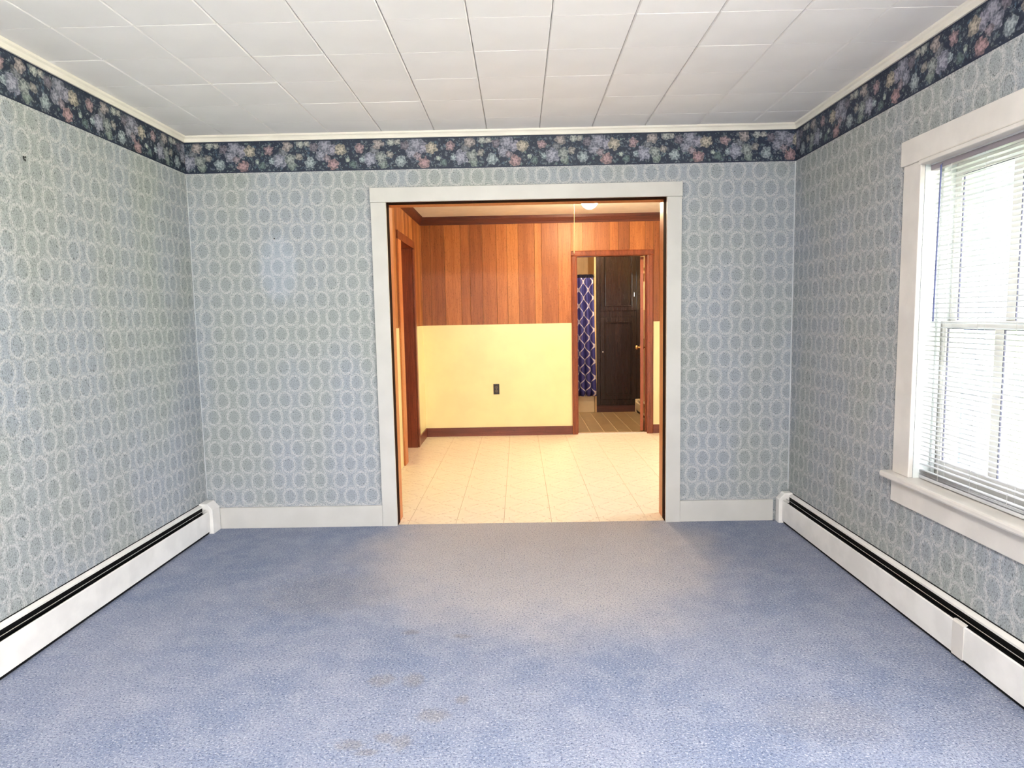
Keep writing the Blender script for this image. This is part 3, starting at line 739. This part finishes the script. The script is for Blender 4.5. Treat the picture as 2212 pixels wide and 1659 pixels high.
# bathroom door: frame, slab swung inward
d1 = root('door_1', (1.07, YK, 0), 'brown-framed doorway with its door swung open into the bathroom', 'door', kind='structure')
for a, b_ in ((.628, .686), (1.453, 1.521)):
    MB().prism([(a, YK - .0045), (a, YK - .020), (a + .012, YK - .024), (b_ - .012, YK - .022), (b_, YK - .014), (b_, YK - .0045)], 'Z', -.003, 1.953).build('casing_side', 'brown_trim', d1)
MB().prism([(YK - .0045, 1.9535), (YK - .014, 1.9535), (YK - .022, 1.965), (YK - .024, 2.002), (YK - .020, 2.013), (YK - .0045, 2.013)], 'X', .628, 1.521).build('casing_head', 'brown_trim', d1)
bx('jamb', 'brown_trim', .6645, .686, YK - .0045, YK + .1195, -.003, 1.953, d1)
bx('jamb', 'brown_trim', 1.453, 1.4745, YK - .0045, YK + .1195, -.003, 1.953, d1)
bx('jamb_head', 'brown_trim', .6645, 1.4745, YK - .0045, YK + .1195, 1.9535, 1.9725, d1)
bx('stop', 'brown_trim', 1.442, 1.453, YK + .03, YK + .075, -.003, 1.953, d1)
bx('stop', 'brown_trim', .686, .697, YK + .03, YK + .075, -.003, 1.953, d1)
u = Vector((.182, .983, 0)).normalized(); nrm = Vector((u.y, -u.x, 0))     # along the slab, and to its right side
p0 = Vector((1.399, YK + .108, 0))
def slab_pts(a0, a1, t0, t1): return [tuple((p0 + u * a + nrm * t_)[:2]) for a, t_ in ((a0, t0), (a1, t0), (a1, t1), (a0, t1))]
slab = MB().prism(slab_pts(0, .74, 0, .035), 'Z', .006, 1.945).build('slab', 'door_wood', d1, .002)
for s_ in (-1, 1):
    kp = p0 + u * .68 + nrm * (0 if s_ < 0 else .035)
    kn = MB().lathe([(0, 0), (.024, 0), (.024, .004), (.010, .008), (.010, .03), (.024, .036), (.027, .046), (.022, .058), (0, .061)], (0, 0, 0), 'X', 18)
    kn.v = [tuple(kp + nrm * (s_ * x) + u * (yy * s_) + Vector((0, 0, z_ + .915))) for x, yy, z_ in kn.v]
    kn.build('knob', 'brass', slab, 0, True)
for hz in (.25, 1.0, 1.72):
    MB().lathe([(0, -.045), (.006, -.045), (.006, .045), (0, .045)], (1.441, YK + .112, hz), 'Z', 10).build('hinge', 'brass', d1)
st(bx('trim_13', 'threshold', .687, 1.452, YK - .006, YK + .03, -.003, .006, None, .002), 'pale metal threshold strip under the bathroom door', 'threshold')

# ------------------------------------------------------------------ kitchen things
ol = root('wall_outlet', (-.2135, YK - .003, .462), 'small dark brown power outlet on the cream wainscot', 'outlet')
bx('cover_plate', 'outlet', -.246, -.181, YK - .0085, YK - .0032, .462, .577, ol, .002)
for zc in (.4985, .5405):
    f_ = MB().lathe([(0, 0), (.0145, 0), (.016, -.0015), (.0145, -.003), (0, -.003)], (-.2135, YK - .0086, zc), 'Y', 16).build('receptacle', 'outlet_face', ol)
    for dx in (-.006, .006): bx('slot', 'heater_dark', -.2135 + dx - .001, -.2135 + dx + .001, YK - .0125, YK - .0117, zc - .004, zc + .004, f_)
MB().lathe([(0, -.002), (.003, -.002), (.003, 0), (0, 0)], (-.2135, YK - .0086, .5195), 'Y', 10).build('screw', 'damper', ol)

LY = 2.05
lp = root('ceiling_light', (.71, LY, KHC), 'glowing glass dome light on the panelled room ceiling', 'light')
MB().lathe([(0, KHC - .0005), (.100, KHC - .0005), (.100, KHC - .018), (.086, KHC - .026), (0, KHC - .026)], (.71, LY, 0), 'Z', 32).build('base_ring', 'threshold', lp)
MB().lathe([(.084, KHC - .0265)] + [(.084 * math.cos(a), KHC - .03 - .095 * math.sin(a)) for a in [i * math.pi / 2 / 6 for i in range(7)]], (.71, LY, 0), 'Z', 20).build('glass_dome', 'lamp', lp, 0, True)
pc = root('pull_cord', (.565, 2.0, KHC), 'thin pale pull cord hanging from the ceiling beside the dome light', 'cord')
MB().tube([(.565, 2.0, KHC - .001), (.564, 2.0, 2.15), (.561, 2.0, 1.90)], .0017, 6).build('string', 'pull', pc)
MB().lathe([(0, 1.872), (.004, 1.874), (.005, 1.885), (.003, 1.9), (0, 1.902)], (.561, 2.0, 0), 'Z', 10).build('bead', 'pull', pc, 0, True)

# ------------------------------------------------------------------ bathroom
BY0, BYF = YK + .12, 4.86
bf = st(bx('floor_bath', 'bath_seam', -.6, 1.68, BY0, 5.75, -.03, -.006), 'tan vinyl floor with pale lines seen through the bathroom door', 'floor')
bcache = {}
tx, ty = grid_lines(.40, 1.68, .06, .156), grid_lines(BY0, BYF, 3.5, .312)
for i in range(len(tx) - 1):
    for j in range(len(ty) - 1):
        lx, ly = round(tx[i + 1] - tx[i], 4), round(ty[j + 1] - ty[j], 4)
        if (lx, ly) not in bcache: bcache[lx, ly] = flat_tile('floor_tile', lx - .006, ly, .003, .0003, 'bath_vinyl')
        inst('floor_tile', bcache[lx, ly], bf, ((tx[i] + tx[i + 1]) / 2, (ty[j] + ty[j + 1]) / 2, -.006))
st(wall('wall_bath_right', 'bath_wall', 'Y', BY0, 5.75, 1.68, 1.80, -.03, KHC, [WB]), 'tan bathroom wall beside the dark cabinet', 'wall')
wb_ = st(bx('wall_bath_back', 'bath_wall', -.6, 1.68, 5.65, 5.75, -.006, KHC), 'tan panelled wall behind the shower curtain', 'wall')
for a, b_ in ((-.59, -.06), (-.056, .474), (.478, 1.005), (1.009, 1.065)): bx('panel', 'bath_wall', a, b_, 5.640, 5.649, .40, KHC, wb_)
st(bx('wall_bath_left', 'bath_wall', -.7, -.6, BY0, 5.75, -.03, KHC), 'tan bathroom wall at the hidden end of the tub', 'wall')
st(bx('ceiling_bath', 'plaster', -.6, 1.80, BY0, 5.75, KHC, KHC + .06), 'pale bathroom ceiling over the shower curtain', 'ceiling')
st(bx('trim_14', 'bath_wall', 1.066, 1.090, BYF - .005, 5.64, -.005, KHC), 'narrow tan end panel between the shower curtain and the dark cabinet', 'trim')
plain_window('window_5', 'Y', WB[0], WB[1], WB[2], WB[3], 1.68, 1.80, 'small bright bathroom window behind the open door', 1)

# tub
tb = root('bathtub', (.25, 5.2, -.003), 'cream bathtub below the blue shower curtain', 'bathtub')
m_ = MB(); X0, X1, Y0, Y1, ZT_ = -.598, 1.064, BYF + .012, 5.638, .42
loops = [(X0, X1, Y0, Y1, -.003), (X0, X1, Y0, Y1, ZT_ - .02), (X0, X1, Y0 - .012, Y1, ZT_ - .015), (X0, X1, Y0 - .012, Y1, ZT_), (X0 + .08, X1 - .08, Y0 + .07, Y1 - .07, ZT_), (X0 + .11, X1 - .10, Y0 + .09, Y1 - .09, ZT_ - .05), (X0 + .25, X1 - .16, Y0 + .14, Y1 - .14, .08)]
for a, b_, c_, d_, zz in loops: m_.v += [(a, c_, zz), (b_, c_, zz), (b_, d_, zz), (a, d_, zz)]
for i in range(len(loops) - 1): m_.f += [(4 * i + j, 4 * i + (j + 1) % 4, 4 * i + 4 + (j + 1) % 4, 4 * i + 4 + j) for j in range(4)]
k = 4 * (len(loops) - 1); m_.f.append((k, k + 1, k + 2, k + 3))
m_.build('tub_shell', 'tub', tb, .008)
MB().lathe([(0, 0), (.022, 0), (.022, .003), (0, .003)], (.9, 5.26, .08), 'Z', 14).build('drain', 'chrome', tb)

# curtain and rod
rd = root('curtain_rod', (.25, BYF - .022, 1.835), 'dark shower curtain rod over the bathtub', 'rod')
MB().tube([(-.598, BYF - .022, 1.838), (1.0655, BYF - .022, 1.838)], .011, 12).build('rod_tube', 'rod', rd)
for x in (-.597, 1.058): MB().lathe([(0, 0), (.028, 0), (.028, .006), (0, .006)], (x, BYF - .022, 1.838), 'X', 16).build('flange', 'rod', rd)
def curtain():
    me = bpy.data.meshes.new('fabric'); NX, NZ = 90, 24; v = []; f = []; uvs = []
    x0, x1, zt, zb_ = .60, 1.040, 1.856, .232
    for j in range(NZ + 1):
        t_ = j / NZ; z_ = zt + (zb_ - zt) * t_
        for i in range(NX + 1):
            s_ = i / NX
            xe = x1 + .030 * t_
            x = x0 + (xe - x0) * s_
            amp = .034 * (.6 + .5 * t_) if t_ > .03 else .018
            ph = 2 * math.pi * 6 * s_ + .5 * math.sin(5 * s_ + t_ * 1.5)
            yy = BYF - .074 + amp * math.sin(ph) + .006 * math.sin(17 * s_ + 4 * t_)
            if t_ < .03: yy = BYF - .056 + .012 * math.sin(ph)
            yy = min(yy, BYF - .014 if t_ > .6 else BYF - .042)
            v.append((x + .012 * math.cos(ph) * t_, yy, z_)); uvs.append((s_ * .60, z_ - .232 + .17))
    for j in range(NZ):
        for i in range(NX): a = j * (NX + 1) + i; f.append((a, a + 1, a + NX + 2, a + NX + 1))
    cu = root('shower_curtain', (.8, BYF - .03, .232), 'blue shower curtain with white lattice print hanging in folds', 'curtain')
    off = Vector(OFF[cu.name])
    me.from_pydata([tuple(Vector(p) - off) for p in v], [], f)
    ul = me.uv_layers.new(name='UVMap')
    for p in me.polygons:
        p.use_smooth = True
        for li in p.loop_indices: ul.data[li].uv = uvs[me.loops[li].vertex_index]
    me.materials.append(M['curtain'])
    o = bpy.data.objects.new('fabric', me); COL.objects.link(o); o.parent = cu
    sd = o.modifiers.new('thickness', 'SOLIDIFY'); sd.thickness = .0012
    for i in range(7):
        x = .62 + i * .066
        rg = MB(); rg.tube([(x, BYF - .022 + .019 * math.cos(a), 1.838 + .019 * math.sin(a)) for a in [k_ * math.pi / 6 for k_ in range(13)]], .0022, 6)
        rg.build('ring', 'chrome', cu)
curtain()

# dark built-in cabinet
cb = root('cabinet', (1.385, BYF + .3, 0), 'tall dark brown built-in cabinet with two panelled doors in the bathroom', 'cabinet')
bx('body', 'cab', 1.0915, 1.678, BYF + .001, 5.55, .09, KHC - .001, cb)
bx('plinth', 'cab_base', 1.0915, 1.678, BYF - .002, 5.55, -.003, .090, cb)
bx('face_stile', 'cab', 1.0915, 1.140, BYF - .012, BYF + .0005, .091, KHC - .002, cb, .003)
bx('face_stile', 'cab', 1.632, 1.678, BYF - .012, BYF + .0005, .091, KHC - .002, cb, .003)
for z0, z1 in ((.091, .170), (1.285, 1.365), (2.28, KHC - .002)): bx('face_rail', 'cab', 1.1405, 1.6315, BYF - .012, BYF + .0005, z0, z1, cb, .003)
def cab_door(z0, z1, fr):
    x0, x1 = 1.143, 1.629
    d = bx('door', 'cab', x0, x0 + fr, BYF - .020, BYF + .0003, z0, z1, cb, .003)
    bx('stile', 'cab', x1 - fr, x1, BYF - .020, BYF + .0003, z0, z1, d, .003)
    bx('rail', 'cab', x0 + fr, x1 - fr, BYF - .020, BYF + .0003, z0, z0 + fr, d, .003)
    bx('rail', 'cab', x0 + fr, x1 - fr, BYF - .020, BYF + .0003, z1 - fr, z1, d, .003)
    bx('panel', 'cab', x0 + fr, x1 - fr, BYF - .007, BYF + .0002, z0 + fr, z1 - fr, d)
    for a, b_, c_, e_ in ((x0 + fr, x0 + fr + .016, z0 + fr, z1 - fr), (x1 - fr - .016, x1 - fr, z0 + fr, z1 - fr), (x0 + fr + .016, x1 - fr - .016, z0 + fr, z0 + fr + .016), (x0 + fr + .016, x1 - fr - .016, z1 - fr - .016, z1 - fr)):
        bx('moulding', 'cab', a, b_, BYF - .027, BYF - .0072, c_, e_, d, .006)
    return d
du_ = cab_door(1.368, 2.277, .058); dl_ = cab_door(.173, 1.282, .058)
MB().tube([(1.592, BYF - .020, 1.545), (1.592, BYF - .042, 1.555), (1.592, BYF - .042, 1.605), (1.592, BYF - .020, 1.615)], .005, 8).build('pull_handle', 'chrome', du_)
MB().lathe([(0, 0), (.006, 0), (.006, -.014), (.012, -.018), (.010, -.026), (0, -.028)], (1.172, BYF - .020, .82), 'Y', 14).build('knob', 'chrome', dl_, 0, True)

# added unseen dome that brightens the bathroom
bp_ = root('ceiling_light', (1.0, 3.95, KHC), 'added unseen glass dome light on the bathroom ceiling', 'light')
MB().lathe([(0, KHC - .0005), (.11, KHC - .0005), (.11, KHC - .018), (.10, KHC - .024), (0, KHC - .024)], (1.0, 3.95, 0), 'Z', 28).build('base_ring', 'threshold', bp_)
MB().lathe([(.098, KHC - .0245)] + [(.098 * math.cos(a), KHC - .028 - .08 * math.sin(a)) for a in [i * math.pi / 2 / 6 for i in range(7)]], (1.0, 3.95, 0), 'Z', 20).build('glass_dome', 'added_bath_lamp', bp_, 0, True)

# bathroom heater
h = root('baseboard_heater', (1.68, 4.4, 0), 'short tan baseboard heater in the bathroom beside the dark cabinet', 'heater')
MB().prism([(1.679, 0), (1.674, 0), (1.674, .160), (1.648, .156), (1.646, .165), (1.672, .172), (1.679, .172)], 'Y', 3.95, 4.83).build('back_panel', 'tub', h)
MB().prism([(1.622, .130), (1.620, .035), (1.616, .035), (1.616, .132), (1.630, .140), (1.632, .137)], 'Y', 3.95, 4.83).build('front_panel', 'tub', h)
bx('cavity_shade', 'heater_dark', 1.624, 1.6735, 3.96, 4.825, .012, .115, h)  # black box stands in for shade inside the heater
for yy in (3.93, 4.83): bx('end_cap', 'tub', 1.612, 1.679, yy, yy + .018, -.002, .174, h, .003)

# ------------------------------------------------------------------ small things on the walls
nl = MB().lathe([(0, .004), (.0018, .004), (.0018, -.012), (.004, -.012), (.004, -.014), (0, -.014)], (-1.441, 0, 1.818), 'Y', 10).build('picture_nail', 'nail')
tag(nl, 'small dark picture nail in the wallpaper beside the opening', 'nail')
hk = root('picture_hook', (XL, -1.367, 1.985), 'small bent wire picture hook on the windowless wall', 'hook')
MB().tube([(XL + .001, -1.362, 2.004), (XL + .003, -1.363, 1.992), (XL + .012, -1.366, 1.984), (XL + .016, -1.374, 1.988)], .0022, 6).build('wire', 'nail', hk)
MB().lathe([(0, -.002), (.0016, -.002), (.0016, .008), (.004, .008), (.004, .0095), (0, .0095)], (XL, -1.361, 2.000), 'X', 8).build('nail', 'nail', hk)

# ------------------------------------------------------------------ outdoors
st(bx('ground', 'grass', -60, 70, -60, 90, -.75, -.6), 'bright green lawn seen through the blinds', 'lawn')
pt_ = MB().prism([(-14, -16), (9, -16), (9, -2.6), (XR + .3, -2.6), (XR + .3, -5.9), (-14, -5.9)], 'Z', -.60, -.56).build('ground_bounce_slab', 'bounce_slab')  # unseen pale slab added to bounce sun up to the ceiling
st(pt_, 'added pale slab bouncing sunlight indoors, outside behind the viewer', 'bounce_slab')
